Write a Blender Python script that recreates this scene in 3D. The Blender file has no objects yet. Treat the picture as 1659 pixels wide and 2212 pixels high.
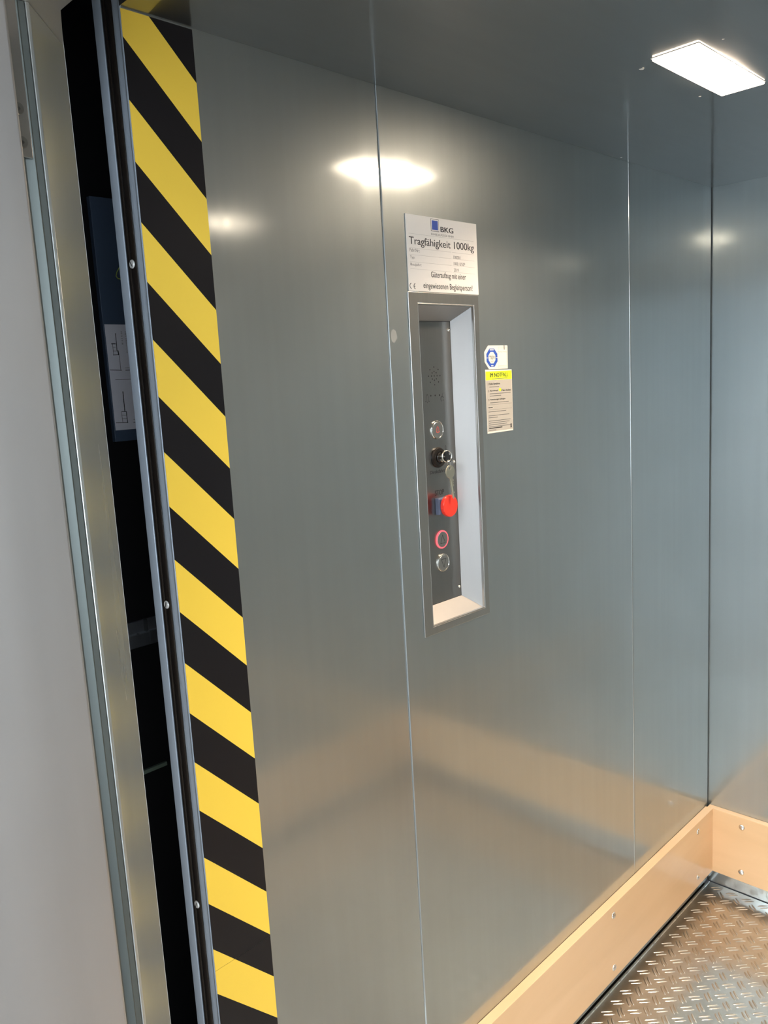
import bpy, bmesh, math, random
from mathutils import Vector, Matrix
random.seed(7)
S = bpy.context.scene
COL = S.collection
PI = math.pi

# ------------------------------------------------------------------ camera
CAM = Vector((1.03651, -0.14621, 1.69349))
YAW, PITCH, ROLL = 0.78478, -0.157, -0.05703
def cam_axes():
    cy, sy, cp, sp = math.cos(YAW), math.sin(YAW), math.cos(PITCH), math.sin(PITCH)
    fw = Vector((-sy*cp, cy*cp, sp)); r = Vector((cy, sy, 0)); u = r.cross(fw)
    c, s = math.cos(ROLL), math.sin(ROLL)
    return fw, c*r + s*u, c*u - s*r
fw, rt, up = cam_axes()
cd = bpy.data.cameras.new('camera'); co = bpy.data.objects.new('camera', cd); COL.objects.link(co)
m = Matrix((rt, up, -fw)).transposed().to_4x4(); m.translation = CAM
co.matrix_world = m
cd.sensor_fit = 'HORIZONTAL'; cd.sensor_width = 36.0
cd.lens = 1755.92*36/1659; cd.clip_start = 0.02; cd.clip_end = 50
S.camera = co

# ------------------------------------------------------------------ world, light, exposure
LAMP_STRENGTH = 38.0
LAMP_BEAM = 5.6                 # watts of each lamp's downward beam
LAMP_COLOUR = (1.0, 0.80, 0.60)
ADDED_WINDOW_STRENGTH = 4.6  # pane added out of view for cool side light
ADDED_WINDOW_COLOUR = (0.80, 0.90, 1.0)
HALL_FILL_STRENGTH = 20.0  # ceiling panel added out of view for cool landing light
HALL_FILL_COLOUR = (0.84, 0.93, 1.0)
w = bpy.data.worlds.new('world'); S.world = w; w.use_nodes = True
w.node_tree.nodes['Background'].inputs[0].default_value = (0.02, 0.022, 0.025, 1)
w.node_tree.nodes['Background'].inputs[1].default_value = 1.0
S.view_settings.view_transform = 'Standard'; S.view_settings.look = 'None'
S.view_settings.gamma = 1.0; S.view_settings.use_curve_mapping = False
S.view_settings.exposure = 1.0

# ------------------------------------------------------------------ dimensions
H = 2.2; D = 2.3172; W = 1.335
YL, YS, Y1, Y2 = 0.4547, 0.5648, 0.9294, 1.8187

# ------------------------------------------------------------------ materials
MATS = {}
def new_mat(name):
    m = bpy.data.materials.new(name); m.use_nodes = True; MATS[name] = m
    nt = m.node_tree; return m, nt, nt.nodes['Principled BSDF'], nt.nodes['Material Output']
def plain(name, col, rough=0.5, metal=0.0, spec=0.5, coat=0.0, coat_r=0.1):
    m, nt, b, o = new_mat(name)
    b.inputs['Base Color'].default_value = (*col, 1); b.inputs['Roughness'].default_value = rough
    b.inputs['Metallic'].default_value = metal; b.inputs['Specular IOR Level'].default_value = spec
    b.inputs['Coat Weight'].default_value = coat; b.inputs['Coat Roughness'].default_value = coat_r
    return m
def emit(name, col, strength):
    m, nt, b, o = new_mat(name)
    e = nt.nodes.new('ShaderNodeEmission'); e.inputs[0].default_value = (*col, 1); e.inputs[1].default_value = strength
    nt.links.new(e.outputs[0], o.inputs[0]); return m
def lamp_glow(name, col, strength):
    """diffuser brightest over its light source in the middle"""
    m, nt, b, o = new_mat(name); N = nt.nodes; L = nt.links
    tc = N.new('ShaderNodeTexCoord'); mp = N.new('ShaderNodeMapping'); mp.inputs['Scale'].default_value = (8.0, 13.5, 0)
    ln = N.new('ShaderNodeVectorMath'); ln.operation = 'LENGTH'
    L.new(tc.outputs['Object'], mp.inputs[0]); L.new(mp.outputs[0], ln.inputs[0])
    p = N.new('ShaderNodeMath'); p.operation = 'POWER'; p.inputs[1].default_value = 2.0; L.new(ln.outputs['Value'], p.inputs[0])
    n = N.new('ShaderNodeMath'); n.operation = 'MULTIPLY'; n.inputs[1].default_value = -1.0; L.new(p.outputs[0], n.inputs[0])
    e = N.new('ShaderNodeMath'); e.operation = 'EXPONENT'; L.new(n.outputs[0], e.inputs[0])
    k = N.new('ShaderNodeMath'); k.operation = 'MULTIPLY_ADD'; k.inputs[1].default_value = strength*.88; k.inputs[2].default_value = strength*.12
    L.new(e.outputs[0], k.inputs[0])
    em = N.new('ShaderNodeEmission'); em.inputs[0].default_value = (*col, 1); L.new(k.outputs[0], em.inputs[1])
    L.new(em.outputs[0], o.inputs[0]); return m
def steel(name, col, r1=0.16, r2=0.38, mixf=0.5, scale=(45, 45, 1.6), var=0.10, bump=0.04, blotch=0.06):
    """brushed sheet metal: a sharp and a broad highlight, streaked by the rolling direction"""
    m, nt, b, o = new_mat(name); N = nt.nodes; L = nt.links
    tc = N.new('ShaderNodeTexCoord'); mp = N.new('ShaderNodeMapping'); mp.inputs['Scale'].default_value = scale
    L.new(tc.outputs['Object'], mp.inputs[0])
    n1 = N.new('ShaderNodeTexNoise'); n1.inputs['Scale'].default_value = 1.0; n1.inputs['Detail'].default_value = 5
    L.new(mp.outputs[0], n1.inputs['Vector'])
    n2 = N.new('ShaderNodeTexNoise'); n2.inputs['Scale'].default_value = 4.0; n2.inputs['Detail'].default_value = 3
    L.new(tc.outputs['Object'], n2.inputs['Vector'])
    a = N.new('ShaderNodeMath'); a.operation = 'MULTIPLY_ADD'; a.inputs[1].default_value = var*2; a.inputs[2].default_value = 1-var
    L.new(n1.outputs['Fac'], a.inputs[0])
    a2 = N.new('ShaderNodeMath'); a2.operation = 'MULTIPLY_ADD'; a2.inputs[1].default_value = blotch*2; a2.inputs[2].default_value = 1-blotch
    L.new(n2.outputs['Fac'], a2.inputs[0])
    mu = N.new('ShaderNodeMath'); mu.operation = 'MULTIPLY'; L.new(a.outputs[0], mu.inputs[0]); L.new(a2.outputs[0], mu.inputs[1])
    vm = N.new('ShaderNodeVectorMath'); vm.operation = 'SCALE'; vm.inputs[0].default_value = col; L.new(mu.outputs[0], vm.inputs['Scale'])
    bp = N.new('ShaderNodeBump'); bp.inputs['Strength'].default_value = bump; bp.inputs['Distance'].default_value = 0.002
    L.new(n1.outputs['Fac'], bp.inputs['Height'])
    b.inputs['Metallic'].default_value = 1.0
    L.new(vm.outputs[0], b.inputs['Base Color']); L.new(bp.outputs[0], b.inputs['Normal'])
    rr = N.new('ShaderNodeMath'); rr.operation = 'MULTIPLY_ADD'; rr.inputs[1].default_value = 0.10; rr.inputs[2].default_value = r1-0.05
    L.new(n1.outputs['Fac'], rr.inputs[0]); L.new(rr.outputs[0], b.inputs['Roughness'])
    c = N.new('ShaderNodeBsdfPrincipled'); c.inputs['Metallic'].default_value = 1.0; c.inputs['Roughness'].default_value = r2
    L.new(vm.outputs[0], c.inputs['Base Color']); L.new(bp.outputs[0], c.inputs['Normal'])
    mx = N.new('ShaderNodeMixShader'); mx.inputs[0].default_value = mixf
    L.new(b.outputs[0], mx.inputs[1]); L.new(c.outputs[0], mx.inputs[2]); L.new(mx.outputs[0], o.inputs[0])
    return m
def wood(name, c1, c2, scale, rough=0.38, coat=0.25):
    m, nt, b, o = new_mat(name); N = nt.nodes; L = nt.links
    tc = N.new('ShaderNodeTexCoord'); mp = N.new('ShaderNodeMapping'); mp.inputs['Scale'].default_value = scale
    L.new(tc.outputs['Object'], mp.inputs[0])
    n = N.new('ShaderNodeTexNoise'); n.inputs['Scale'].default_value = 1; n.inputs['Detail'].default_value = 6; n.inputs['Distortion'].default_value = 0.6
    L.new(mp.outputs[0], n.inputs['Vector'])
    cr = N.new('ShaderNodeValToRGB'); cr.color_ramp.elements[0].position = 0.3; cr.color_ramp.elements[1].position = 0.7
    cr.color_ramp.elements[0].color = (*c1, 1); cr.color_ramp.elements[1].color = (*c2, 1)
    L.new(n.outputs['Fac'], cr.inputs[0]); L.new(cr.outputs[0], b.inputs['Base Color'])
    b.inputs['Roughness'].default_value = rough; b.inputs['Coat Weight'].default_value = coat; b.inputs['Coat Roughness'].default_value = 0.25
    return m

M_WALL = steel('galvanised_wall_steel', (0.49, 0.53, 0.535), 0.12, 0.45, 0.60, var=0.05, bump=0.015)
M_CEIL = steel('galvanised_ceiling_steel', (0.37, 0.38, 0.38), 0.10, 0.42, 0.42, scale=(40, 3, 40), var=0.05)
M_FRAME = steel('brushed_stainless', (0.50, 0.49, 0.47), 0.22, 0.40, 0.5, scale=(200, 200, 6), var=0.05, bump=0.005)
M_REVEAL = steel('satin_stainless_reveal', (0.43, 0.415, 0.395), 0.34, 0.60, 0.6, scale=(60, 60, 6), var=0.04, bump=0.0)
M_PLATE = steel('dark_brushed_stainless', (0.36, 0.355, 0.34), 0.20, 0.36, 0.5, scale=(300, 300, 10), var=0.05, bump=0.005)
M_LEAF = steel('galvanised_door_steel', (0.50, 0.475, 0.45), 0.32, 0.55, 0.6, scale=(20, 20, 1.2), var=0.08, bump=0.08)
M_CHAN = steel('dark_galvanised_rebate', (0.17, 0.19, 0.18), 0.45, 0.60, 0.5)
M_JAMB = steel('galvanised_frame_steel', (0.60, 0.63, 0.61), 0.26, 0.48, 0.55, scale=(20, 20, 1.2), var=0.08)
M_EDGE = steel('folded_edge_steel', (0.74, 0.77, 0.80), 0.28, 0.42, 0.5)
M_FLOOR = steel('aluminium_tread_plate', (0.56, 0.54, 0.51), 0.15, 0.33, 0.5, scale=(60, 60, 60), var=0.12, bump=0.1)
M_ZINC = plain('zinc_screw', (0.75, 0.74, 0.72), 0.25, 1.0)
M_SCREW = plain('bright_screw', (0.72, 0.71, 0.68), 0.35, 0.3)
M_CHROME = plain('polished_nickel', (0.80, 0.77, 0.70), 0.15, 1.0)
M_KEY = plain('key_nickel_silver', (0.72, 0.68, 0.55), 0.34, 1.0)
M_WOODL = wood('maple_plywood_face', (0.70, 0.465, 0.255), (0.79, 0.54, 0.315), (6, 1.4, 10))
M_WOODB = wood('maple_plywood_face_across', (0.70, 0.465, 0.255), (0.79, 0.54, 0.315), (1.4, 6, 10))
M_BLACK = plain('black_rubber', (0.012, 0.009, 0.007), 0.26, 0, 0.5)
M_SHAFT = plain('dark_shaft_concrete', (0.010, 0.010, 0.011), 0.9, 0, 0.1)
M_CLIP = plain('grey_green_plastic', (0.16, 0.21, 0.16), 0.6)
M_LIP = plain('zinc_plated_lip', (0.42, 0.48, 0.55), 0.36, 0.2)
M_GAP = plain('black_joint', (0.01, 0.01, 0.01), 0.9)
M_YEL = plain('tape_yellow', (0.84, 0.56, 0.06), 0.38, 0, 0.5)
M_TBLK = plain('tape_black', (0.010, 0.009, 0.010), 0.34, 0, 0.25)
M_WHITE = plain('sign_white', (0.70, 0.67, 0.63), 0.35)
M_INK = plain('black_ink', (0.02, 0.02, 0.02), 0.5)
M_GREY = plain('grey_ink', (0.12, 0.115, 0.11), 0.5)
M_LINE = plain('light_grey_ink', (0.42, 0.40, 0.38), 0.5)
M_BLUE = plain('logo_blue', (0.025, 0.075, 0.36), 0.4)
M_RED = plain('emergency_red', (0.74, 0.035, 0.02), 0.35)
M_BOXB = plain('blue_grey_plastic', (0.10, 0.12, 0.19), 0.35)
M_NEON = plain('neon_yellow', (0.60, 0.76, 0.02), 0.45)
M_STICK = plain('silver_grey_sticker', (0.35, 0.33, 0.29), 0.4)
M_CREAM = plain('cream_sticker', (0.62, 0.59, 0.52), 0.4)
M_PAPER = plain('white_paper', (0.84, 0.82, 0.88), 0.8)
M_NAVY = plain('dark_blue_board', (0.06, 0.09, 0.14), 0.5)
M_LIME = plain('yellow_green_wire', (0.45, 0.55, 0.10), 0.4)
M_LIT = emit('red_ring_light', (1.0, 0.10, 0.12), 1.1)
M_REDINK = plain('red_symbol', (0.75, 0.10, 0.08), 0.5)
M_HOLE = plain('hole_black', (0.004, 0.004, 0.004), 0.9)
M_HALL = plain('landing_plaster', (0.62, 0.64, 0.66), 0.85)
M_HFLOOR = plain('landing_floor', (0.32, 0.32, 0.32), 0.6)
M_LAMP = lamp_glow('lamp_diffuser', LAMP_COLOUR, LAMP_STRENGTH)
M_LAMPB = lamp_glow('second_lamp_diffuser', LAMP_COLOUR, LAMP_STRENGTH*0.25)
M_ADDWIN = emit('added_daylight_pane', ADDED_WINDOW_COLOUR, ADDED_WINDOW_STRENGTH)
M_ADDLAMP = emit('added_landing_diffuser', HALL_FILL_COLOUR, HALL_FILL_STRENGTH)
M_DUST = plain('dried_adhesive', (0.27, 0.27, 0.25), 0.6)

# ------------------------------------------------------------------ helpers
WL = {}                                  # world location of every object
def thing(name, label, cat, loc, group=None):
    o = bpy.data.objects.new(name, None); COL.objects.link(o); o.location = loc
    o.empty_display_size = 0.02; WL[o.name] = Vector(loc)
    o['label'] = label; o['category'] = cat
    if group: o['group'] = group
    return o
def obj(name, bm, mat, parent=None, smooth=None, bevel=None, seg=2, label=None):
    bmesh.ops.recalc_face_normals(bm, faces=bm.faces)
    xs = [v.co for v in bm.verts]
    c = Vector([(min(p[i] for p in xs)+max(p[i] for p in xs))/2 for i in range(3)])
    for v in bm.verts: v.co -= c
    me = bpy.data.meshes.new(name); bm.to_mesh(me); bm.free()
    for mm in (mat if isinstance(mat, (list, tuple)) else [mat]): me.materials.append(mm)
    o = bpy.data.objects.new(name, me); COL.objects.link(o)
    WL[o.name] = c
    if parent: o.parent = parent; o.location = c - WL[parent.name]
    else: o.location = c
    if bevel:
        md = o.modifiers.new('bevel', 'BEVEL'); md.width = bevel; md.segments = seg; md.limit_method = 'ANGLE'; md.angle_limit = 0.5
    if smooth is not None:
        me.shade_smooth()
        try: me.set_sharp_from_angle(angle=smooth)
        except Exception: pass
    if label: o['label'] = label
    return o
def tag(o, label, cat, group=None):
    o['label'] = label; o['category'] = cat
    if group: o['group'] = group
    return o
def struct(name, bm, mat, **k):
    o = obj(name, bm, mat, **k); o['kind'] = 'structure'; return o
def BM(): return bmesh.new()
def box(bm, x0, x1, y0, y1, z0, z1, mi=0):
    r = bmesh.ops.create_cube(bm, size=1.0)
    for v in r['verts']:
        v.co = Vector((x0+(v.co.x+.5)*(x1-x0), y0+(v.co.y+.5)*(y1-y0), z0+(v.co.z+.5)*(z1-z0)))
    for f in {f for v in r['verts'] for f in v.link_faces}: f.material_index = mi
    return r['verts']
def prism_z(bm, pts, z0, z1):
    a = [bm.verts.new((x, y, z0)) for x, y in pts]; b = [bm.verts.new((x, y, z1)) for x, y in pts]
    n = len(pts); bm.faces.new(a); bm.faces.new(b)
    for i in range(n): bm.faces.new((a[i], a[(i+1) % n], b[(i+1) % n], b[i]))
def prism_x(bm, pts, x0, x1, mi=0):
    """outline in (y,z) extruded along x"""
    a = [bm.verts.new((x0, y, z)) for y, z in pts]; b = [bm.verts.new((x1, y, z)) for y, z in pts]
    n = len(pts); fs = [bm.faces.new(a), bm.faces.new(b)]
    for i in range(n): fs.append(bm.faces.new((a[i], a[(i+1) % n], b[(i+1) % n], b[i])))
    for f in fs: f.material_index = mi
def disc_pts(cy, cz, r, n=32, ry=None):
    return [(cy+(ry or r)*math.cos(2*PI*i/n), cz+r*math.sin(2*PI*i/n)) for i in range(n)]
def ring_x(bm, outer, inner, x0, x1):
    """plate between two outlines (same count) in (y,z)"""
    n = len(outer)
    A = [[bm.verts.new((x, y, z)) for y, z in L] for x in (x0, x1) for L in (outer, inner)]
    for i in range(n):
        j = (i+1) % n
        bm.faces.new((A[0][i], A[0][j], A[1][j], A[1][i])); bm.faces.new((A[2][i], A[2][j], A[3][j], A[3][i]))
        bm.faces.new((A[0][i], A[0][j], A[2][j], A[2][i])); bm.faces.new((A[1][i], A[1][j], A[3][j], A[3][i]))
def lathe(bm, c, prof, axis='x', n=32, sign=1):
    """prof: (distance along axis, radius)"""
    rows = []
    for h, r in prof:
        row = []
        if r < 1e-6:
            r = 0
        for i in range(n if r else 1):
            a = 2*PI*i/n; u, v = r*math.cos(a), r*math.sin(a)
            p = {'x': (sign*h, u, v), 'y': (u, sign*h, v), 'z': (u, v, sign*h)}[axis]
            row.append(bm.verts.new(Vector(c)+Vector(p)))
        rows.append(row)
    for a, b in zip(rows, rows[1:]):
        if len(a) == 1 and len(b) == 1: continue
        for i in range(n):
            j = (i+1) % n
            if len(a) == 1: bm.faces.new((a[0], b[i], b[j]))
            elif len(b) == 1: bm.faces.new((a[i], a[j], b[0]))
            else: bm.faces.new((a[i], a[j], b[j], b[i]))
    if len(rows[0]) > 1: bm.faces.new(rows[0])
    if len(rows[-1]) > 1: bm.faces.new(rows[-1])
def tube(bm, pts, r, n=8, closed=False):
    pts = [Vector(p) for p in pts]; rings = []; N = len(pts)
    for i, p in enumerate(pts):
        if closed: t = (pts[(i+1) % N]-pts[i-1]).normalized()
        else: t = (pts[min(i+1, N-1)]-pts[max(i-1, 0)]).normalized()
        a = t.orthogonal().normalized() if i == 0 else (prev - t*prev.dot(t)).normalized()
        prev = a; b = t.cross(a)
        rings.append([bm.verts.new(p+r*(math.cos(2*PI*k/n)*a+math.sin(2*PI*k/n)*b)) for k in range(n)])
    for i in range(N if closed else N-1):
        A, B = rings[i], rings[(i+1) % N]
        for k in range(n): bm.faces.new((A[k], A[(k+1) % n], B[(k+1) % n], B[k]))
    if not closed: bm.faces.new(rings[0]); bm.faces.new(rings[-1])
def stroke(bm, pts, w, x0, x1, mi=0):
    """flat pen stroke through (y,z) points"""
    for (ya, za), (yb, zb) in zip(pts, pts[1:]):
        d = Vector((yb-ya, zb-za)); 
        if d.length < 1e-7: continue
        d.normalize(); n = Vector((-d.y, d.x))*w/2; e = d*w*0.35
        q = [(ya-e.x+n.x, za-e.y+n.y), (ya-e.x-n.x, za-e.y-n.y), (yb+e.x-n.x, zb+e.y-n.y), (yb+e.x+n.x, zb+e.y+n.y)]
        prism_x(bm, q, x0, x1, mi)
def text(bm, s, y0, y1, z0, z1, x, bold=0.0, mi=0, rot=False, space=1.0):
    """lettering on a plane x = const, fitted to the box y0..y1, z0..z1, reading towards +y (or downwards)"""
    cu = bpy.data.curves.new('t', 'FONT'); cu.body = s; cu.size = 1; cu.offset = bold; cu.resolution_u = 4; cu.space_character = space
    to = bpy.data.objects.new('t', cu); COL.objects.link(to)
    dg = bpy.context.evaluated_depsgraph_get(); dg.update()
    me = bpy.data.meshes.new_from_object(to.evaluated_get(dg))
    vs = [v.co.copy() for v in me.vertices]
    ax0, ax1 = min(v.x for v in vs), max(v.x for v in vs); ay0, ay1 = min(v.y for v in vs), max(v.y for v in vs)
    nv = []
    for v in vs:
        u = (v.x-ax0)/(ax1-ax0); t = (v.y-ay0)/(ay1-ay0)
        if rot: nv.append(bm.verts.new((x, y0+t*(y1-y0), z1-u*(z1-z0))))
        else: nv.append(bm.verts.new((x, y0+u*(y1-y0), z0+t*(z1-z0))))
    for p in me.polygons:
        try:
            f = bm.faces.new([nv[i] for i in p.vertices]); f.material_index = mi
        except ValueError: pass
    bpy.data.objects.remove(to); bpy.data.curves.remove(cu); bpy.data.meshes.remove(me)
def line(parent, mat, s, y0, y1, z0, z1, x, bold=0.0, rot=False, name='lettering', fat=0.0):
    b = bmesh.new()
    for k, d in enumerate((0, -fat, fat) if fat else (0,)): text(b, s, y0+fat+d, y1-fat+d, z0, z1, x+k*.00002, bold, 0, rot)
    bmesh.ops.recalc_face_normals(b, faces=b.faces); o = obj(name, b, mat, parent); flip_x(o); return o
def flip_x(o):                      # make flat lettering face +x
    me = o.data
    if sum(p.normal.x for p in me.polygons) < 0: me.flip_normals()

# ------------------------------------------------------------------ lift car: structure
def panel(name, y0, y1, g=0.0004):
    b = BM(); box(b, -0.018, 0, y0+g, y1-g, 0.004, H+0.012)
    return struct(name, b, M_WALL, bevel=0.0034, seg=4)
panel('wall_left', YL, Y1)
panel('wall_left', Y2, D-0.004)
# middle sheet with the cut-out of the control recess
OY0, OY1, OZ0, OZ1 = 1.0085, 1.1753, 1.2130, 1.8370      # front opening of the recess
b = BM()
ya, yb, za, zb = Y1+.0004, Y2-.0004, .004, H+.012
out = [(ya, za), (yb, za), (yb, zb), (ya, zb)]
inn = [(OY0-.006, OZ0-.006), (OY1+.006, OZ0-.006), (OY1+.006, OZ1+.006), (OY0-.006, OZ1+.006)]
ring_x(b, out, inn, -0.018, 0)
struct('wall_left', b, M_WALL, bevel=0.0034, seg=4)
# dark backing behind the joints
b = BM(); box(b, -0.070, -0.048, YL+.03, D+.02, 0, H+.03)
box(b, -0.048, -0.0185, YL+.03, 1.0, 0, H); box(b, -0.048, -0.0185, 1.2, D+.02, 0, H)
struct('wall_left_backing', b, M_GAP)
# back wall and right wall
b = BM(); box(b, -0.02, 0.66, D, D+.018, .0, H+.012); struct('wall_back', b, M_WALL, bevel=0.001)
b = BM(); box(b, 0.6615, W+.02, D, D+.018, .0, H+.012); struct('wall_back', b, M_WALL, bevel=0.001)
b = BM(); box(b, -0.02, W+.02, D+.018, D+.03, 0, H); struct('wall_back_backing', b, M_GAP)
for (p, q) in ((YL, Y1), (Y1, Y2), (Y2, D)):
    b = BM(); box(b, W, W+.018, p+.0007, q-.0007, 0, H+.012); struct('wall_right', b, M_WALL, bevel=0.0018)
b = BM(); box(b, W+.018, W+.03, YL, D, 0, H); struct('wall_right_backing', b, M_GAP)
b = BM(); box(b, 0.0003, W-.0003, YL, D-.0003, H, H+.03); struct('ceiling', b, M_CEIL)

# tread plate floor: one mesh with its raised pairs of bars
b = BM(); box(b, 0.0025, W-.0025, 0.46, D-.004, -0.03, 0)
def bar(cx, cy, ang, L=0.035, Wd=0.0068, hgt=0.0019, bow=0.0012, n=8, m=4):
    ca, sa = math.cos(ang), math.sin(ang); rows = []
    for i in range(n+1):
        t = -1+2*i/n; wl = Wd/2*math.sqrt(max(0, 1-t*t))**0.8; o = bow*(1-t*t); row = []
        if i in (0, n):
            row.append(b.verts.new((cx+ca*t*L/2-sa*o, cy+sa*t*L/2+ca*o, -0.0002)))
        else:
            for k in range(m+1):
                s = -1+2*k/m; zz = hgt*(1-t*t)**.5*(1-s*s)-0.0002
                u, v = t*L/2, o+s*wl
                row.append(b.verts.new((cx+ca*u-sa*v, cy+sa*u+ca*v, zz)))
        rows.append(row)
    for A, B in zip(rows, rows[1:]):
        for k in range(m):
            if len(A) == 1: f = b.faces.new((A[0], B[k+1], B[k]))
            elif len(B) == 1: f = b.faces.new((A[k], A[k+1], B[0]))
            else: f = b.faces.new((A[k], A[k+1], B[k+1], B[k]))
            f.smooth = True
st = 0.05015
for i in range(-1, 28):
    for j in range(-30, 12):
        for off, ang in ((0, PI/4), (st/2, 3*PI/4)):
            x = 0.0404+i*st+off; y = 1.8386+j*st+off
            if x < .022 or x > W-.02 or y < .48 or y > D-.018: continue
            for s in (-1, 1):
                nx, ny = -math.sin(ang)*.0052*s, math.cos(ang)*.0052*s
                sx, sy = math.cos(ang)*.0018*-s, math.sin(ang)*.0018*-s
                bar(x+nx+sx, y+ny+sy, ang)
bmf = b
fl = struct('floor', bmf, M_FLOOR)
b = BM(); box(b, -0.05, W+.05, 0.40, D+.02, -0.06, -0.031); struct('floor_base', b, M_GAP)
# thin angle strip along the left edge of the plate
b = BM(); box(b, 0.0075, 0.0095, 0.47, D-.006, 0.0, 0.0022); struct('trim_1', b, M_EDGE)

# scuff boards
T1, T2, ZB, ZT = 0.0243, 0.0216, 0.0540, 0.2740
def bolt(parent, c, axis, sign):
    bb = BM(); lathe(bb, c, [(0, .0092), (.0008, .0092), (.0022, .0078), (.0036, .0050), (.0042, 0)], axis, 24, sign)
    obj('bolt', bb, M_ZINC, parent, smooth=0.9)
b = BM(); box(b, 0.0006, T1, 0.60, D-T2-.0003, ZB, ZT)
bl = struct('baseboard_left', b, M_WOODL, bevel=0.0008)
for y in (0.70, 1.1225, 1.6536, 2.1848):
    for z in (0.0873, 0.2440): bolt(bl, (T1, y, z), 'x', 1)
b = BM(); box(b, 0.006, W-.001, D-T2, D-.0006, ZB, ZT)
bk = struct('baseboard_back', b, M_WOODB, bevel=0.0008)
for x in (0.1165, 0.667, 1.218):
    for z in (0.0870, 0.2415): bolt(bk, (x, D-T2, z), 'y', -1)
b = BM(); box(b, W-T1, W-.0006, 0.60, D-T2-.0003, ZB, ZT)
br = struct('baseboard_right', b, M_WOODL, bevel=0.0008)
for y in (0.70, 1.1225, 1.6536, 2.1848):
    for z in (0.0873, 0.2440): bolt(br, (W-T1, y, z), 'x', -1)

# ------------------------------------------------------------------ ceiling lamps
def lamp(cx, cy, label, mat):
    t = thing('ceiling_lamp', label, 'lamp', (cx, cy, H), 'flat ceiling lamps of the car')
    bb = BM(); hx, hy = 0.0394, 0.1418
    pts = []
    for sx, sy, a0 in ((1, 1, 0), (-1, 1, PI/2), (-1, -1, PI), (1, -1, 1.5*PI)):
        for k in range(5):
            a = a0+k*PI/8; r = 0.002
            pts.append((cx+sx*(hx-r)+r*math.cos(a), cy+sy*(hy-r)+r*math.sin(a)))
    prism_z(bb, pts, H-.0040, H-.0004); obj('lamp_diffuser', bb, mat, t)
    ld = bpy.data.lights.new('lamp_beam', 'AREA'); ld.shape = 'RECTANGLE'; ld.size = 2*hx; ld.size_y = 2*hy
    ld.energy = LAMP_BEAM; ld.color = LAMP_COLOUR; ld.spread = math.radians(125)
    lo = bpy.data.objects.new('lamp_beam', ld); COL.objects.link(lo); lo.parent = t; lo.location = (0, 0, -.0045)
    bb = BM(); o = 0.0015
    box(bb, cx-hx-o, cx+hx+o, cy-hy-o, cy+hy+o, H-.0009, H-.0002); obj('lamp_frame', bb, M_WHITE, t)
lamp(0.3984, 1.3626, 'glowing rectangular flat lamp set in the steel ceiling above the left wall', M_LAMP)
lamp(1.085, 1.3626, 'glowing flat ceiling lamp near the right wall, seen only as reflections', M_LAMPB)

# ------------------------------------------------------------------ car edge: door seal
t = thing('door_seal', 'upright black rubber door seal between two steel lips at the end of the striped wall', 'door seal', (-.035, YL, 0))
b = BM(); prism_z(b, [(-.0005, YL+.030), (-.0005, YL+.0005), (-.0120, YL+.0002), (-.0165, YL-.0006), (-.0190, YL+.0002), (-.0198, YL+.0022), (-.0200, YL+.030)], 0, H+.15)
obj('steel_lip', b, M_LIP, t, smooth=0.6, bevel=0.0005)
b = BM(); prism_z(b, [(-.0492, YL+.030), (-.0492, YL+.0002), (-.0505, YL-.0005), (-.0690, YL-.0008), (-.0695, YL+.030)], 0, H+.15)
obj('steel_lip', b, M_LIP, t, smooth=0.6, bevel=0.0006)
b = BM()
prof = [(-.0201, YL+.025), (-.0201, YL+.0012)]
for k in range(9):
    a = PI*k/8; prof.append((-.0298+.0080*math.cos(a), YL+.0012-.0022*math.sin(a)))
prof += [(-.0385, YL+.0018)]
for k in range(7):
    a = PI*k/6; prof.append((-.0435+.0042*math.cos(a), YL+.0014-.0016*math.sin(a)))
prof += [(-.0491, YL+.0012), (-.0491, YL+.025)]
prism_z(b, prof, 0, H+.15); obj('rubber_strip', b, M_BLACK, t, smooth=0.7)
def slotted(parent, c, ang, r=0.0062):
    bb = BM(); lathe(bb, c, [(-.004, r), (0, r), (.0012, r*.9), (.0016, r*.8), (.0016, 0)], 'y', 24, -1)
    s = obj('screw', bb, M_SCREW, parent, smooth=0.5)
    bb = BM(); L, wd = r*.78, r*.10
    d = Vector((math.cos(ang), 0, math.sin(ang))); n = Vector((-math.sin(ang), 0, math.cos(ang)))
    vs = []
    for yy in (c[1]-.0019, c[1]-.0015):
        vs.append([bb.verts.new(Vector((c[0], yy, c[2]))+d*a*L+n*q*wd) for a, q in ((1, 1), (-1, 1), (-1, -1), (1, -1))])
    bb.faces.new(vs[0]); bb.faces.new(vs[1])
    for i in range(4): bb.faces.new((vs[0][i], vs[0][(i+1) % 4], vs[1][(i+1) % 4], vs[1][i]))
    obj('screw_slot', bb, M_HOLE, s)
for z, a in ((1.8772, -.9), (1.3859, 1.2), (0.8949, 1.1), (0.4036, .4)):
    slotted(t, (-.0312, YL-.0011, z), a)

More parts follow.
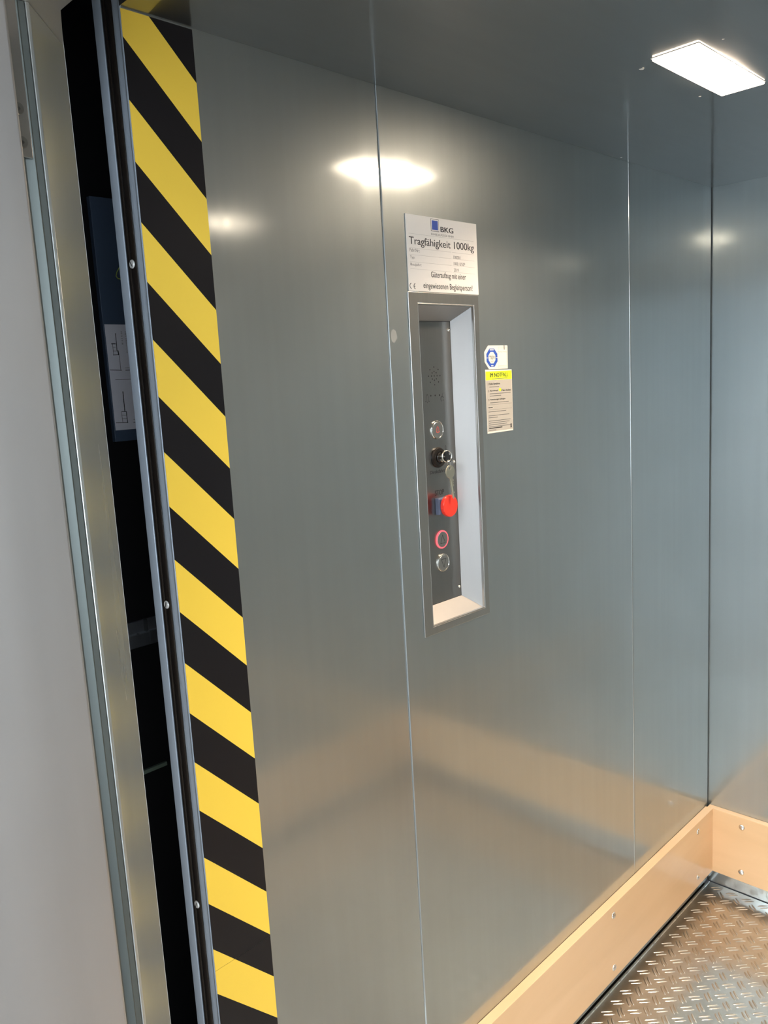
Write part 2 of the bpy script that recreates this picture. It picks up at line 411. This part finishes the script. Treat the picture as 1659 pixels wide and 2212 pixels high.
# ------------------------------------------------------------------ hazard tape
def clip_poly(poly, a, bb, c):
    """keep a*y+b*z<=c"""
    out = []
    for i in range(len(poly)):
        p, q = poly[i], poly[(i+1) % len(poly)]
        dp, dq = a*p[0]+bb*p[1]-c, a*q[0]+bb*q[1]-c
        if dp <= 0: out.append(p)
        if dp*dq < 0:
            s = dp/(dp-dq); out.append((p[0]+s*(q[0]-p[0]), p[1]+s*(q[1]-p[1])))
    return out
SL = (2.0490-2.1645)/(YS-YL)                      # slope of the stripes
CUT_S = (0.7899-0.7850)/(YS-YL)
def tape_mesh(zmin, zmax, upper):
    bb = BM(); y0, y1 = YL+.0012, YS
    for k in range(-2, 30):
        zt = 2.1645-.07842*(k-1); zl = 2.1645-.07842*k
        poly = [(y0, zmin), (y1, zmin), (y1, zmax), (y0, zmax)]
        poly = clip_poly(poly, -SL, 1, zt-SL*YL)           # z <= zt+SL*(y-YL)
        if poly: poly = clip_poly(poly, SL, -1, -(zl-SL*YL))
        if len(poly) < 3: continue
        mi = 1 if k % 2 == 1 else 0
        prism_x(bb, poly, 0.0001, 0.0005, mi)
    return bb
b = tape_mesh(0.7915, H-.002, True); o = obj('hazard_tape', b, [M_YEL, M_TBLK]); 
tag(o, 'long upper length of black and yellow striped warning tape at the wall edge', 'warning tape', 'striped warning tape on the wall edge')
b = tape_mesh(0.03, 0.7909, False); o = obj('hazard_tape', b, [M_YEL, M_TBLK])
tag(o, 'lowest length of striped warning tape, below the fine joint near the bottom', 'warning tape', 'striped warning tape on the wall edge')

# ------------------------------------------------------------------ capacity sign
t = thing('capacity_sign', 'white load capacity sign with blue square logo above the control recess', 'sign', (0, 1.0901, 1.857))
b = BM(); box(b, 0.0003, 0.0022, 0.9868, 1.1934, 1.8575, 1.9940); obj('sign_plate', b, M_WHITE, t, bevel=0.0006)
X = 0.00235
b = BM(); box(b, .0022, X, 1.0558, 1.0788, 1.9688, 1.9912, 0); box(b, X, X+.0001, 1.0566, 1.0780, 1.9696, 1.9904, 1)
box(b, X+.0001, X+.0002, 1.0587, 1.0759, 1.9716, 1.9884, 2); obj('logo_square', b, [M_INK, M_WHITE, M_BLUE], t)
line(t, M_INK, 'BKG', 1.0831, 1.1213, 1.9695, 1.9790, X, fat=.0006)
line(t, M_INK, 'Tragfähigkeit 1000kg', 0.9932, 1.1829, 1.9368, 1.9545, X, fat=.00022)
line(t, M_INK, 'Güteraufzug mit einer', 1.0500, 1.1541, 1.8815, 1.8955, X, fat=.00012)
line(t, M_INK, 'eingewiesenen Begleitperson!', 1.0272, 1.1737, 1.8606, 1.8750, X, fat=.00012)
b = BM()
def arc(cy, cz, r, a0, a1, n=12): return [(cy+r*.92*math.cos(a0+(a1-a0)*i/n), cz+r*math.sin(a0+(a1-a0)*i/n)) for i in range(n+1)]
stroke(b, arc(.9945, 1.8668, .0048, PI*.55, PI*1.45), .0012, .0022, X)
stroke(b, arc(1.0052, 1.8664, .0048, PI*.55, PI*1.45), .0012, .0022, X); stroke(b, [(1.0005, 1.8664), (1.0040, 1.8664)], .0011, .0022, X)
obj('conformity_mark', b, M_INK, t)
line(t, M_GREY, 'BUNSE-AUFZÜGE GMBH', 1.0558, 1.1214, 1.9618, 1.9662, X)
for s, y0, y1, z in (('Fabr.Nr.:', .9940, 1.0215, 1.9285), ('Typ:', .9941, 1.0072, 1.9150), ('Baujahr:', .9941, 1.0245, 1.9025),
                     ('100001', 1.1184, 1.1395, 1.9235), ('1000.10/50P', 1.1182, 1.1530, 1.9115), ('2019', 1.1182, 1.1325, 1.8995)):
    line(t, M_GREY, s, y0, y1, z-.0008, z+.0052, X, bold=0.004)
b = BM(); box(b, .0022, X-.00005, .9929, 1.1829, 1.9596, 1.9600)
for z in (1.9345, 1.9225, 1.9098, 1.8975):
    box(b, .0022, X-.00005, .9935, 1.1120, z-.0002, z+.0002); box(b, .0022, X-.00005, 1.1150, 1.1832, z-.0004, z)
obj('ruled_line', b, M_LINE, t)

# ------------------------------------------------------------------ control recess
PX = -0.0387
t = thing('control_panel', 'recessed stainless lift control panel with call buttons and red stop knob', 'control panel', (0, 1.0931, 1.2))
FY0, FY1, FZ0, FZ1 = .9828, 1.1905, 1.1975, 1.8569
IY0, IY1, IZ0, IZ1 = 1.0365, 1.1490, 1.2400, 1.8085
b = BM()
def rect(y0, y1, z0, z1): return [(y0, z0), (y1, z0), (y1, z1), (y0, z1)]
ring_x(b, rect(FY0, FY1, FZ0, FZ1), rect(OY0, OY1, OZ0, OZ1), 0.0002, 0.0030)
obj('frame', b, M_FRAME, t, bevel=0.0012, seg=3)
# mitre lines and inner lip
b = BM(); e = .0035
ring_x(b, rect(OY0-.0002, OY1+.0002, OZ0-.0002, OZ1+.0002), rect(OY0+e*.5, OY1-e*.5, OZ0+e*.6, OZ1-e), -0.004, 0.0026)
obj('inner_lip', b, M_FRAME, t, bevel=0.0010)
fr = rect(OY0+.0012, OY1-.0012, OZ0+.0015, OZ1-.0030); bk_ = rect(IY0, IY1, IZ0, IZ1)
for i, nm in enumerate(('reveal_bottom', 'reveal_far_side', 'reveal_top', 'reveal_near_side')):
    j = (i+1) % 4; b = BM()
    cen = Vector((0, 1.0931, 1.524))
    q = [Vector((-.002, *fr[i])), Vector((-.002, *fr[j])), Vector((PX, *bk_[j])), Vector((PX, *bk_[i]))]
    nrm = (q[1]-q[0]).cross(q[3]-q[0]).normalized()
    if nrm.dot(q[0]-cen) < 0: nrm = -nrm
    v1 = [b.verts.new(p) for p in q]; v2 = [b.verts.new(p+nrm*.0015) for p in q]
    b.faces.new(v1); b.faces.new(v2)
    for k in range(4): b.faces.new((v1[k], v1[(k+1) % 4], v2[(k+1) % 4], v2[k]))
    obj('reveal', b, M_REVEAL, t)
b = BM(); box(b, PX-.002, PX, IY0+.0006, IY1-.0006, IZ0+.0006, IZ1-.0006)
fp = obj('faceplate', b, M_PLATE, t, bevel=0.0004)
CY = 1.0931
def cap_screw(y, z):
    bb = BM(); lathe(bb, (PX, y, z), [(0, .0032), (.0012, .0031), (.0024, .0022), (.0028, 0)], 'x', 20)
    obj('screw', bb, M_CHROME, fp, smooth=0.8)
for y in (1.1429, 2*CY-1.1429):
    for z in (1.7906, 1.5250, 1.2601): cap_screw(y, z)
# perforations of the speaker
b = BM()
sp = [(0, 0)]
for k in range(8): sp.append((.0085*math.sin(k*PI/4), .0085*math.cos(k*PI/4)))
for k in range(8): sp.append((.0174*math.sin(k*PI/4), .0174*math.cos(k*PI/4)))
for y, z in sp: prism_x(b, disc_pts(CY+y, 1.7020+z, .00135, 12), PX+.00005, PX+.0002)
for y in (1.0801, 1.0931, 1.1062): prism_x(b, disc_pts(y, 1.6635, .0016, 12), PX+.00005, PX+.0002)
obj('speaker_hole', b, M_HOLE, fp)
# engraved symbols: bell and crossed ear / handset
b = BM(); x0, x1 = PX+.00005, PX+.0002
by, bz = 1.0690, 1.6577
bell = [(0, .0078), (-.0020, .0070), (-.0034, .0045), (-.0038, .0005), (-.0042, -.0035), (-.0062, -.0052), (-.0012, -.0055), (0, -.0076), (.0012, -.0055),
        (.0062, -.0052), (.0042, -.0035), (.0038, .0005), (.0034, .0045), (.0020, .0070), (0, .0078)]
stroke(b, [(by+p, bz+q) for p, q in bell], .0007, x0, x1); prism_x(b, disc_pts(by, bz+.0084, .0012, 10), x0, x1)
obj('engraved_bell', b, M_INK, fp); b = BM()
ey, ez = 1.1147, 1.6568
stroke(b, [(ey+p, ez+q) for p, q in ((-.0030, -.0055), (-.0050, -.002), (-.0045, .0015), (-.0020, .0035), (.0010, .0035), (.0035, .0012))], .0012, x0, x1)
stroke(b, [(ey-.001, ez+.003), (ey+.0022, ez+.0105)], .0006, x0, x1)
stroke(b, [(ey+.0015, ez-.0045), (ey+.0030, ez-.0030), (ey+.0042, ez-.0042)], .0008, x0, x1)
obj('engraved_receiver', b, M_INK, fp)
line(fp, M_INK, '0', 1.1158, 1.1196, 1.5530, 1.5615, PX+.0002)
line(fp, M_INK, 'Direktfahrt', 1.0668, 1.1130, 1.5080, 1.5150, PX+.0002, fat=.0002)
line(fp, M_INK, 'STOP', 1.0785, 1.1070, 1.4630, 1.4735, PX+.0002, fat=.0003)
# push buttons
def push_button(z, lit, symbol, label):
    R = .0187
    bb = BM(); lathe(bb, (PX, CY, z), [(0, R), (.0018, R), (.0028, R*.96), (.0030, R*.91), (.0018, R*.87), (.0018, 0)], 'x', 48)
    r = obj('push_button', bb, M_LIT if lit else M_CHROME, t, smooth=0.6, label=label)
    bb = BM(); lathe(bb, (PX, CY, z), [(.0010, R*.86), (.0024, R*.86), (.0028, R*.83), (.0028, 0)], 'x', 48)
    obj('button_cap', bb, M_FRAME, r, smooth=0.6)
    bb = BM(); a, c = PX+.00282, PX+.0030
    if symbol == 'bell':
        s = .80
        stroke(bb, [(CY+p*s, z+q*s) for p, q in bell], .0009, a, c); prism_x(bb, disc_pts(CY, z+.0080*s, .0010, 10), a, c)
        obj('button_symbol', bb, M_REDINK, r)
    else:
        s = 1 if symbol == 'up' else -1
        tr = [(CY-.0072, z-.0078*s), (CY+.0072, z-.0078*s), (CY, z+.0095*s), (CY-.0072, z-.0078*s)]
        stroke(bb, tr, .0010, a, c); obj('button_symbol', bb, M_INK, r)
push_button(1.5948, False, 'bell', 'round steel alarm button with a red bell')
push_button(1.3710, True, 'up', 'round up button with glowing red ring')
push_button(1.3223, False, 'down', 'round steel down button')
# key switch
b = BM(); lz = 1.5397
lathe(b, (PX, CY-.001, lz), [(0, .0207), (.0030, .0207), (.0060, .0190), (.0068, .0165), (.0066, .0125), (.0040, .0115), (.0040, 0)], 'x', 48)
ks = obj('key_switch', b, M_BLACK, t, smooth=0.5)
b = BM(); lathe(b, (PX, CY-.001, lz), [(.003, .0100), (.0072, .0100), (.0085, .0090), (.0085, 0)], 'x', 32); obj('lock_cylinder', b, M_BLACK, ks, smooth=0.5)
b = BM(); lathe(b, (PX, CY+.001, lz-.0055), [(.008, .0040), (.0100, .0038), (.0112, .002), (.0114, 0)], 'x', 20); obj('lock_pin', b, M_CHROME, ks, smooth=0.8)
# mushroom stop button on its square base
b = BM(); sy, sz = CY, 1.4410
q0 = rect(sy-.0155, sy+.0155, sz-.0170, sz+.0170); q1 = rect(sy-.0120, sy+.0120, sz-.0135, sz+.0135)
v0 = [b.verts.new((PX, *p)) for p in q0]; v1 = [b.verts.new((PX+.010, *p)) for p in q0]; v2 = [b.verts.new((PX+.0125, *p)) for p in q1]
b.faces.new(v0); b.faces.new(v2)
for A, B in ((v0, v1), (v1, v2)):
    for k in range(4): b.faces.new((A[k], A[(k+1) % 4], B[(k+1) % 4], B[k]))
sb = obj('stop_switch', b, M_BOXB, t, bevel=0.0012, label='blue-grey square base of the stop switch')
b = BM(); n = 60; sx = PX+.0105; R = .0222
prof = [(.002, .011), (.008, .0115), (.009, R*.97), (.0105, R), (.0165, R), (.0178, R*.96), (.0182, R*.86), (.0176, R*.62), (.0180, R*.3), (.0182, 0)]
rows = []
for h, r in prof:
    row = []
    for i in range(n if r else 1):
        rr = r*(1-.045*(i % 5 == 0)) if .0100 < h < .0170 else r
        a = 2*PI*i/n; row.append(b.verts.new((sx+h, sy+rr*math.cos(a), sz+.0012+rr*math.sin(a))))
    rows.append(row)
for A, B in zip(rows, rows[1:]):
    for i in range(n):
        j = (i+1) % n
        if len(B) == 1: b.faces.new((A[i], A[j], B[0]))
        else: b.faces.new((A[i], A[j], B[j], B[i]))
b.faces.new(rows[0])
obj('stop_knob', b, M_RED, sb, smooth=0.45, label='red mushroom knob')

# ------------------------------------------------------------------ keys
KX = -0.0040
t = thing('lock_key', 'dark headed key standing in the black key switch', 'key', (PX+.0085, CY-.001, lz))
b = BM(); box(b, PX+.0086, PX+.020, CY-.0035, CY+.0015, lz+.001, lz+.0035); obj('key_blade', b, M_KEY, t)
b = BM(); cyk = CY+.0015
for (s0, s1) in ((0, 1),):
    outl = [(PX+.027+.0105*math.cos(2*PI*i/32), lz+.002+.0115*math.sin(2*PI*i/32)) for i in range(32)]
    innl = [(PX+.0315+.0030*math.cos(2*PI*i/32), lz+.008+.0030*math.sin(2*PI*i/32)) for i in range(32)]
    A = [[b.verts.new((x, y, z)) for x, z in L] for y in (cyk-.0035, cyk-.0010) for L in (outl, innl)]
    for i in range(32):
        j = (i+1) % 32
        b.faces.new((A[0][i], A[0][j], A[1][j], A[1][i])); b.faces.new((A[2][i], A[2][j], A[3][j], A[3][i]))
        b.faces.new((A[0][i], A[0][j], A[2][j], A[2][i])); b.faces.new((A[1][i], A[1][j], A[3][j], A[3][i]))
obj('key_head', b, M_BLACK, t)
# split ring through the key head
t = thing('key_ring', 'small nickel split ring hanging from the key in the switch', 'key ring', (KX, 1.0790, 1.5440))
b = BM(); rc = Vector((KX, 1.0795, 1.5440)); rr_ = .0112
ax = Vector((0.25, 1, 0.0)).normalized()
pts = [rc+rr_*(math.cos(2*PI*i/40)*ax+math.sin(2*PI*i/40)*Vector((0, 0, 1))) for i in range(40)]
tube(b, pts, .0009, 8, True); pts2 = [p+Vector((.0014, 0, 0)) for p in pts]; tube(b, pts2, .0008, 8, True)
obj('split_ring', b, M_CHROME, t, smooth=1.0)
b = BM(); lc = Vector((KX, 1.0843, 1.5290))
pts = [lc+Vector((.0012*math.sin(2*PI*i/20), .0022*math.sin(2*PI*i/20), .0070*math.cos(2*PI*i/20))) for i in range(20)]
tube(b, pts, .0008, 6, True); obj('chain_link', b, M_CHROME, t, smooth=1.0)
# hanging key
t = thing('door_key', 'flat nickel key with round bow hanging in front of the red stop knob', 'key', (KX, 1.0877, 1.5256))
bow = Vector((1.0877, 1.5122)); tip = Vector((1.0955, 1.4570)); ax = (tip-bow).normalized(); nx = Vector((-ax.y, ax.x))
if nx.x < 0: nx = -nx
b = BM()
outl = [(bow.x+.0134*math.cos(2*PI*i/40), bow.y+.0134*math.sin(2*PI*i/40)) for i in range(40)]
innl = [(1.0868+.0033*math.cos(2*PI*i/40), 1.5195+.0033*math.sin(2*PI*i/40)) for i in range(40)]
ring_x(b, outl, innl, KX-.0011, KX+.0011); obj('key_bow', b, M_KEY, t, bevel=0.0004)
def kp(s, w): p = bow+ax*s+nx*w; return (p.x, p.y)
b = BM()
prism_x(b, [kp(.0125, -.0042), kp(.022, -.0040), kp(.053, -.0032), kp(.0558, -.0010), kp(.0558, .0005), kp(.053, .0016), kp(.024, .0018), kp(.022, .0036), kp(.0125, .0040)], KX-.0010, KX+.0010)
for s0, s1, wv in ((.0165, .021, .0065), (.021, .025, .0055), (.025, .031, .0050), (.0355, .0370, .0025), (.0415, .0450, .0048)):
    prism_x(b, [kp(s0, .001), kp(s0+.0008, wv), kp(s1-.0005, wv), kp(s1, .001)], KX-.0009, KX+.0009)
stroke(b, [kp(.016, -.0012), kp(.053, -.0012)], .0012, KX+.0010, KX+.0013)
obj('key_blade', b, M_KEY, t)

# ------------------------------------------------------------------ stickers
t = thing('inspection_sticker', 'cream inspection sticker with a blue octagon mark above the emergency notice', 'sticker', (0, 1.2472, 1.7095))
b = BM(); prism_x(b, [(1.2205, 1.7575), (1.2860, 1.7575), (1.2873, 1.7560), (1.2860, 1.7092), (1.2208, 1.7096), (1.2070, 1.7245), (1.2066, 1.7440)], .0002, .0005); obj('sticker_sheet', b, M_CREAM, t)
b = BM(); oc = (1.2322, 1.7327); ro, ri = .0203, .0126
o8 = [(oc[0]+ro*math.cos(PI/8+k*PI/4), oc[1]+ro*math.sin(PI/8+k*PI/4)) for k in range(8)]
i8 = [(oc[0]+ri*math.cos(PI/8+k*PI/4), oc[1]+ri*math.sin(PI/8+k*PI/4)) for k in range(8)]
ring_x(b, o8, i8, .0005, .0006); obj('octagon_mark', b, M_BLUE, t)
line(t, M_INK, 'TÜV', 1.2228, 1.2418, 1.7290, 1.7385, .00065, bold=.004); line(t, M_GREY, 'NORD', 1.2275, 1.2367, 1.7235, 1.7265, .00065)
b = BM()
for y0, y1, z in ((1.2253, 1.2390, 1.7488), (1.2283, 1.2360, 1.7165)): box(b, .0006, .00065, y0, y1, z-.0010, z+.0010)
box(b, .0006, .00065, 1.2122, 1.2195, 1.7322, 1.7330); box(b, .0006, .00065, 1.2450, 1.2520, 1.7322, 1.7330)
obj('octagon_bar', b, M_CREAM, t)
b = BM()
line(t, M_GREY, 'Nächste Prüfung', 1.2545, 1.2838, 1.7427, 1.7455, .0006)
box(b, .0005, .00058, 1.2740, 1.2768, 1.7485, 1.7575)
for z in (1.7545, 1.7520, 1.7160, 1.7135, 1.7110): box(b, .0005, .00056, 1.2550, 1.2835, z-.00015, z+.00015)
for y in (1.2545, 1.2835): box(b, .0005, .00056, y-.00015, y+.00015, 1.7105, 1.7550)
o = obj('printed_table', b, M_GREY, t); flip_x(o)

t = thing('emergency_notice', 'narrow grey emergency notice with a neon yellow heading beside the control recess', 'sticker', (0, 1.2535, 1.578))
b = BM(); prism_x(b, [(1.2074, 1.7088), (1.2997, 1.7072), (1.2985, 1.5782), (1.2083, 1.5777)], .0002, .00045); obj('notice_border', b, M_CREAM, t)
b = BM(); prism_x(b, [(1.2082, 1.7052), (1.2990, 1.7052), (1.2975, 1.5812), (1.2092, 1.5812)], .00045, .0006); obj('notice_sheet', b, M_STICK, t)
b = BM(); box(b, .0006, .0007, 1.2086, 1.2988, 1.6872, 1.7048)
prism_x(b, disc_pts(1.2560, 1.6665, .0034, 20, .0042), .0006, .0007); obj('notice_heading', b, M_NEON, t)
line(t, M_INK, 'IM NOTFALL', 1.2225, 1.2865, 1.6930, 1.7015, .00080, fat=.0004)
for s, y0, y1, z in (('1', 1.2150, 1.2160, 1.6778), ('Ruhe bewahren', 1.2200, 1.2560, 1.6778), ('2', 1.2150, 1.2170, 1.6632), ('Alarmknopf', 1.2200, 1.2490, 1.6632),
                     ('3 Sek. drücken', 1.2600, 1.2930, 1.6632), ('3', 1.2150, 1.2170, 1.6450), ('Anweisungen befolgen', 1.2205, 1.2735, 1.6450)):
    line(t, M_INK, s, y0, y1, z-.0004, z+.0038, .00075, fat=.00012)
b = BM()
box(b, .0006, .00066, 1.2140, 1.2285, 1.6300, 1.6316); obj('printed_word', b, M_INK, t); b = BM(); box(b, .0006, .00066, 1.2140, 1.2600, 1.5870, 1.5890)
obj('printed_word', b, M_INK, t)
b = BM()
for y0, y1, z in ((1.2200, 1.2530, 1.6730), (1.2200, 1.2930, 1.6590), (1.2200, 1.2590, 1.6545), (1.2205, 1.2850, 1.6405), (1.2140, 1.2960, 1.6365), (1.2140, 1.2960, 1.6260), (1.2140, 1.2750, 1.6220),
                  (1.2140, 1.2860, 1.6140), (1.2140, 1.2450, 1.6100), (1.2140, 1.2900, 1.6030), (1.2140, 1.2860, 1.5990), (1.2140, 1.2770, 1.5950), (1.2140, 1.2880, 1.5910), (1.2140, 1.2380, 1.5838), (1.2300, 1.2830, 1.6895)):
    zz = .0002 if (y1-y0 > .08) else .0006
    box(b, .0006, .00075, y0, y1, z-zz, z+zz)
obj('small_print', b, M_GREY, t)
b = BM(); prism_x(b, [(1.2885, 1.5925), (1.2940, 1.5930), (1.2930, 1.5890), (1.2940, 1.5850), (1.2885, 1.5845), (1.2893, 1.5885)], .0006, .00068); obj('logo_mark', b, M_INK, t)

# ------------------------------------------------------------------ marks
b = BM(); random.seed(3)
prism_x(b, [(.9426+.0080*math.cos(2*PI*i/22)*(1+random.uniform(-.15, .15)), 1.7772+.0115*math.sin(2*PI*i/22)*(1+random.uniform(-.15, .15))) for i in range(22)], .00003, .00012)
tag(obj('adhesive_stain', b, M_DUST), 'small pale dried adhesive patch beside the first wall joint', 'stain')
def speck(x, y, r, label):
    b = BM(); prism_z(b, [(x+r*random.uniform(.4, 1.3)*math.cos(2*PI*i/7), y+r*random.uniform(.4, 1.3)*math.sin(2*PI*i/7)) for i in range(7)], H-.0008, H-.0002)
    tag(obj('plaster_fleck', b, M_WHITE), label, 'fleck', 'white flecks on the ceiling')
speck(.3266, 1.2505, .0045, 'largest white fleck on the ceiling, left of the lamp')
speck(.3270, 1.4813, .0022, 'tiny white fleck on the ceiling just below the lamp in the picture')
speck(.4697, 1.2402, .0022, 'tiny white fleck on the ceiling above the lamp in the picture')
speck(.0122, 1.760, .0030, 'white fleck on the ceiling where it meets the second wall joint')

# ------------------------------------------------------------------ landing door frame, hinge and open leaf
E1 = (.155, .260); E2 = (.0773, .3334)
b = BM(); prism_z(b, [(.150, .205), (.1500, .2535), (.1575, .2570), (.1575, .2610), (.1550, .2625), E2, (.070, .336), (.060, .330), (.06, .205)], 0, 2.1)
struct('trim_2', b, M_JAMB, bevel=0.0009, smooth=0.5)
b = BM(); prism_z(b, [(.1592, .2936), E2, (.02, .336), (-.1, .20), (.5, .18), (1.6, .18), (1.6, .29), (.5, .29)], 2.1, 2.26)
struct('trim_3', b, M_LEAF)
b = BM(); box(b, -1.0, .075, .205, .335, 0, 2.8); struct('wall_landing', b, M_HALL)
b = BM(); box(b, 1.42, 2.6, .205, .335, 0, 2.8); struct('wall_landing', b, M_HALL)
b = BM(); box(b, -1.0, 2.6, .205, .285, 2.262, 2.8); struct('wall_landing', b, M_HALL)
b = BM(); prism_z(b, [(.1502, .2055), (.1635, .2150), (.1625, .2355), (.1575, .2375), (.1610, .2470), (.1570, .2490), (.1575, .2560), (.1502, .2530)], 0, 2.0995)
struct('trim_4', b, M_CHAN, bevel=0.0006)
# door leaf, swung fully open
b = BM(); box(b, .1655, .2000, -.75, .2190, .01, 2.25)
leaf = struct('door_1', b, M_LEAF, bevel=0.003, seg=4)
b = BM(); prism_z(b, [(.1630, .2210), (.1665, .2215), (.1650, .2435), (.1618, .2430)], 1.9434, 2.14); hp = obj('hinge', b, M_FRAME, leaf, bevel=0.0006, label='pale steel hinge plate')
for z in (1.9900, 1.9575):
    nrm = Vector((1, .07, 0)).normalized(); c = Vector((.1661, .2330, z))
    b = BM(); u = nrm.cross(Vector((0, 0, 1)))
    vr = []
    for h, r in ((.0002, .0060), (.0010, .0056), (.0010, .0020), (.0002, .0016)):
        vr.append([b.verts.new(c+nrm*h+r*(math.cos(2*PI*k/20)*u+math.sin(2*PI*k/20)*Vector((0, 0, 1)))) for k in range(20)])
    for A, B in zip(vr, vr[1:]):
        for k in range(20): b.faces.new((A[k], A[(k+1) % 20], B[(k+1) % 20], B[k]))
    b.faces.new(vr[-1]); b.faces.new(vr[0])
    obj('screw', b, M_PLATE, hp)

# ------------------------------------------------------------------ shaft beyond the gap
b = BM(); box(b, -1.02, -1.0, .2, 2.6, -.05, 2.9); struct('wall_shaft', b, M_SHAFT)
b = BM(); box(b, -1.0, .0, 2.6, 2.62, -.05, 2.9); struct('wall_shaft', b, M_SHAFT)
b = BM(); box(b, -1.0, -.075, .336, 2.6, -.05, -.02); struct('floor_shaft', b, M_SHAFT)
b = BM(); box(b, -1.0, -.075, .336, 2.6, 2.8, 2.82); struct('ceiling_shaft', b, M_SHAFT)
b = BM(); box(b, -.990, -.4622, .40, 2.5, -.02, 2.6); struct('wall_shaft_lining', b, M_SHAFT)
b = BM(); box(b, -.462, -.450, .6150, 1.15, 1.6100, 2.0680)
tag(obj('mounting_board', b, M_NAVY, bevel=0.001), 'dark blue board in the lift shaft, seen through the gap', 'board')
t = thing('drawing_sheet', 'white paper with line drawings fixed to the dark board in the gap', 'paper', (-.45, .72, 1.632))
b = BM(); box(b, -.4498, -.4493, .6175, .8275, 1.6320, 1.8340); obj('paper_sheet', b, M_PAPER, t)
b = BM(); xa, xb = -.4493, -.4491
def seg(y0, z0, y1, z1, wd=.0008): stroke(b, [(y0, z0), (y1, z1)], wd, xa, xb)
for s in ((.6384, 1.8168, .6376, 1.7847, .0014), (.6412, 1.775, .6415, 1.7469, .0008), (.6193, 1.748, .6427, 1.7468, .0012), (.6516, 1.7513, .6900, 1.7509, .0006), (.6516, 1.7466, .69, 1.7468, .0012),
          (.6282, 1.7291, .70, 1.7292, .0008), (.628, 1.7974, .6356, 1.7974, .0018), (.6302, 1.7912, .6354, 1.7912, .0007), (.6293, 1.7837, .6381, 1.7836, .0007), (.629, 1.7762, .6409, 1.7771, .0012),
          (.6300, 1.7974, .6296, 1.7762, .0007), (.6395, 1.7840, .6405, 1.7765, .0022), (.6409, 1.7055, .6407, 1.6672, .0016), (.6341, 1.6674, .6431, 1.667, .0012), (.6333, 1.6605, .6428, 1.6599, .0006),
          (.6338, 1.6539, .6433, 1.6532, .0006), (.6198, 1.6466, .6448, 1.6454, .0012), (.6575, 1.6505, .69, 1.6502, .0006), (.6569, 1.645, .69, 1.6445, .0012), (.6437, 1.667, .6440, 1.646, .0014), (.6336, 1.667, .634, 1.646, .0006)):
    seg(*s)
obj('line_drawing', b, M_INK, t)
line(t, M_GREY, 'MIT Halterung', .6575, .6603, 1.7795, 1.8206, xb, rot=True); line(t, M_GREY, '10 3 1118', .6492, .6520, 1.7960, 1.8206, xb, rot=True)
b = BM(); tube(b, [(-.445, .675, 1.952), (-.443, .6600, 1.9440), (-.441, .6500, 1.9310), (-.441, .6475, 1.9235), (-.442, .6510, 1.9195), (-.443, .6580, 1.9185), (-.445, .680, 1.9185)], .0009, 8)
tag(obj('cable_loop', b, M_LIME, smooth=1.0), 'thin yellow-green wire loop on the dark board in the gap', 'cable')
b = BM(); box(b, -.4621, -.440, .42, 1.6, 1.196, 1.222); box(b, -.4621, -.455, .42, 1.6, 1.222, 1.245)
tag(obj('guide_bracket', b, M_EDGE), 'dim horizontal steel bracket in the dark shaft gap', 'bracket')
b = BM(); box(b, -.4621, -.4560, .58, .6560, .9210, .9290)
tag(obj('shaft_clip', b, M_CLIP), 'small greenish strip low in the dark shaft gap', 'strip')

# ------------------------------------------------------------------ landing behind the camera
b = BM(); box(b, -1.0, 2.6, -3.5, .46, -.10, -.031); struct('floor_landing', b, M_HFLOOR)
b = BM(); box(b, -1.0, 2.6, -3.52, -3.5, -.1, 2.8); struct('wall_landing', b, M_HALL)
b = BM(); box(b, -1.02, -1.0, -3.5, .205, -.1, 2.8); struct('wall_landing', b, M_HALL)
b = BM(); box(b, 2.6, 2.62, -3.5, .335, -.1, 2.8); struct('wall_landing', b, M_HALL)
b = BM(); box(b, -1.0, 2.6, -3.5, .335, 2.8, 2.82); struct('ceiling_landing', b, M_HALL)
b = BM(); box(b, 2.575, 2.585, -1.75, -.25, .9, 2.3); wn = struct('added_window_1', b, M_ADDWIN)  # added glowing pane, unseen; sends cool light to door seal and shaft paper
b = BM(); ring_x(b, rect(-1.81, -.19, .84, 2.36), rect(-1.75, -.25, .9, 2.3), 2.56, 2.60); obj('added_window_frame', b, M_WHITE, wn)
t = thing('added_landing_lamp', 'large cool white ceiling light added unseen behind the viewer', 'lamp', (.9, -1.7, 2.8))  # added lamp, unseen; supplies cool light from the landing
b = BM(); box(b, .2, 1.6, -2.2, -1.2, 2.785, 2.799); obj('lamp_diffuser', b, M_ADDLAMP, t)
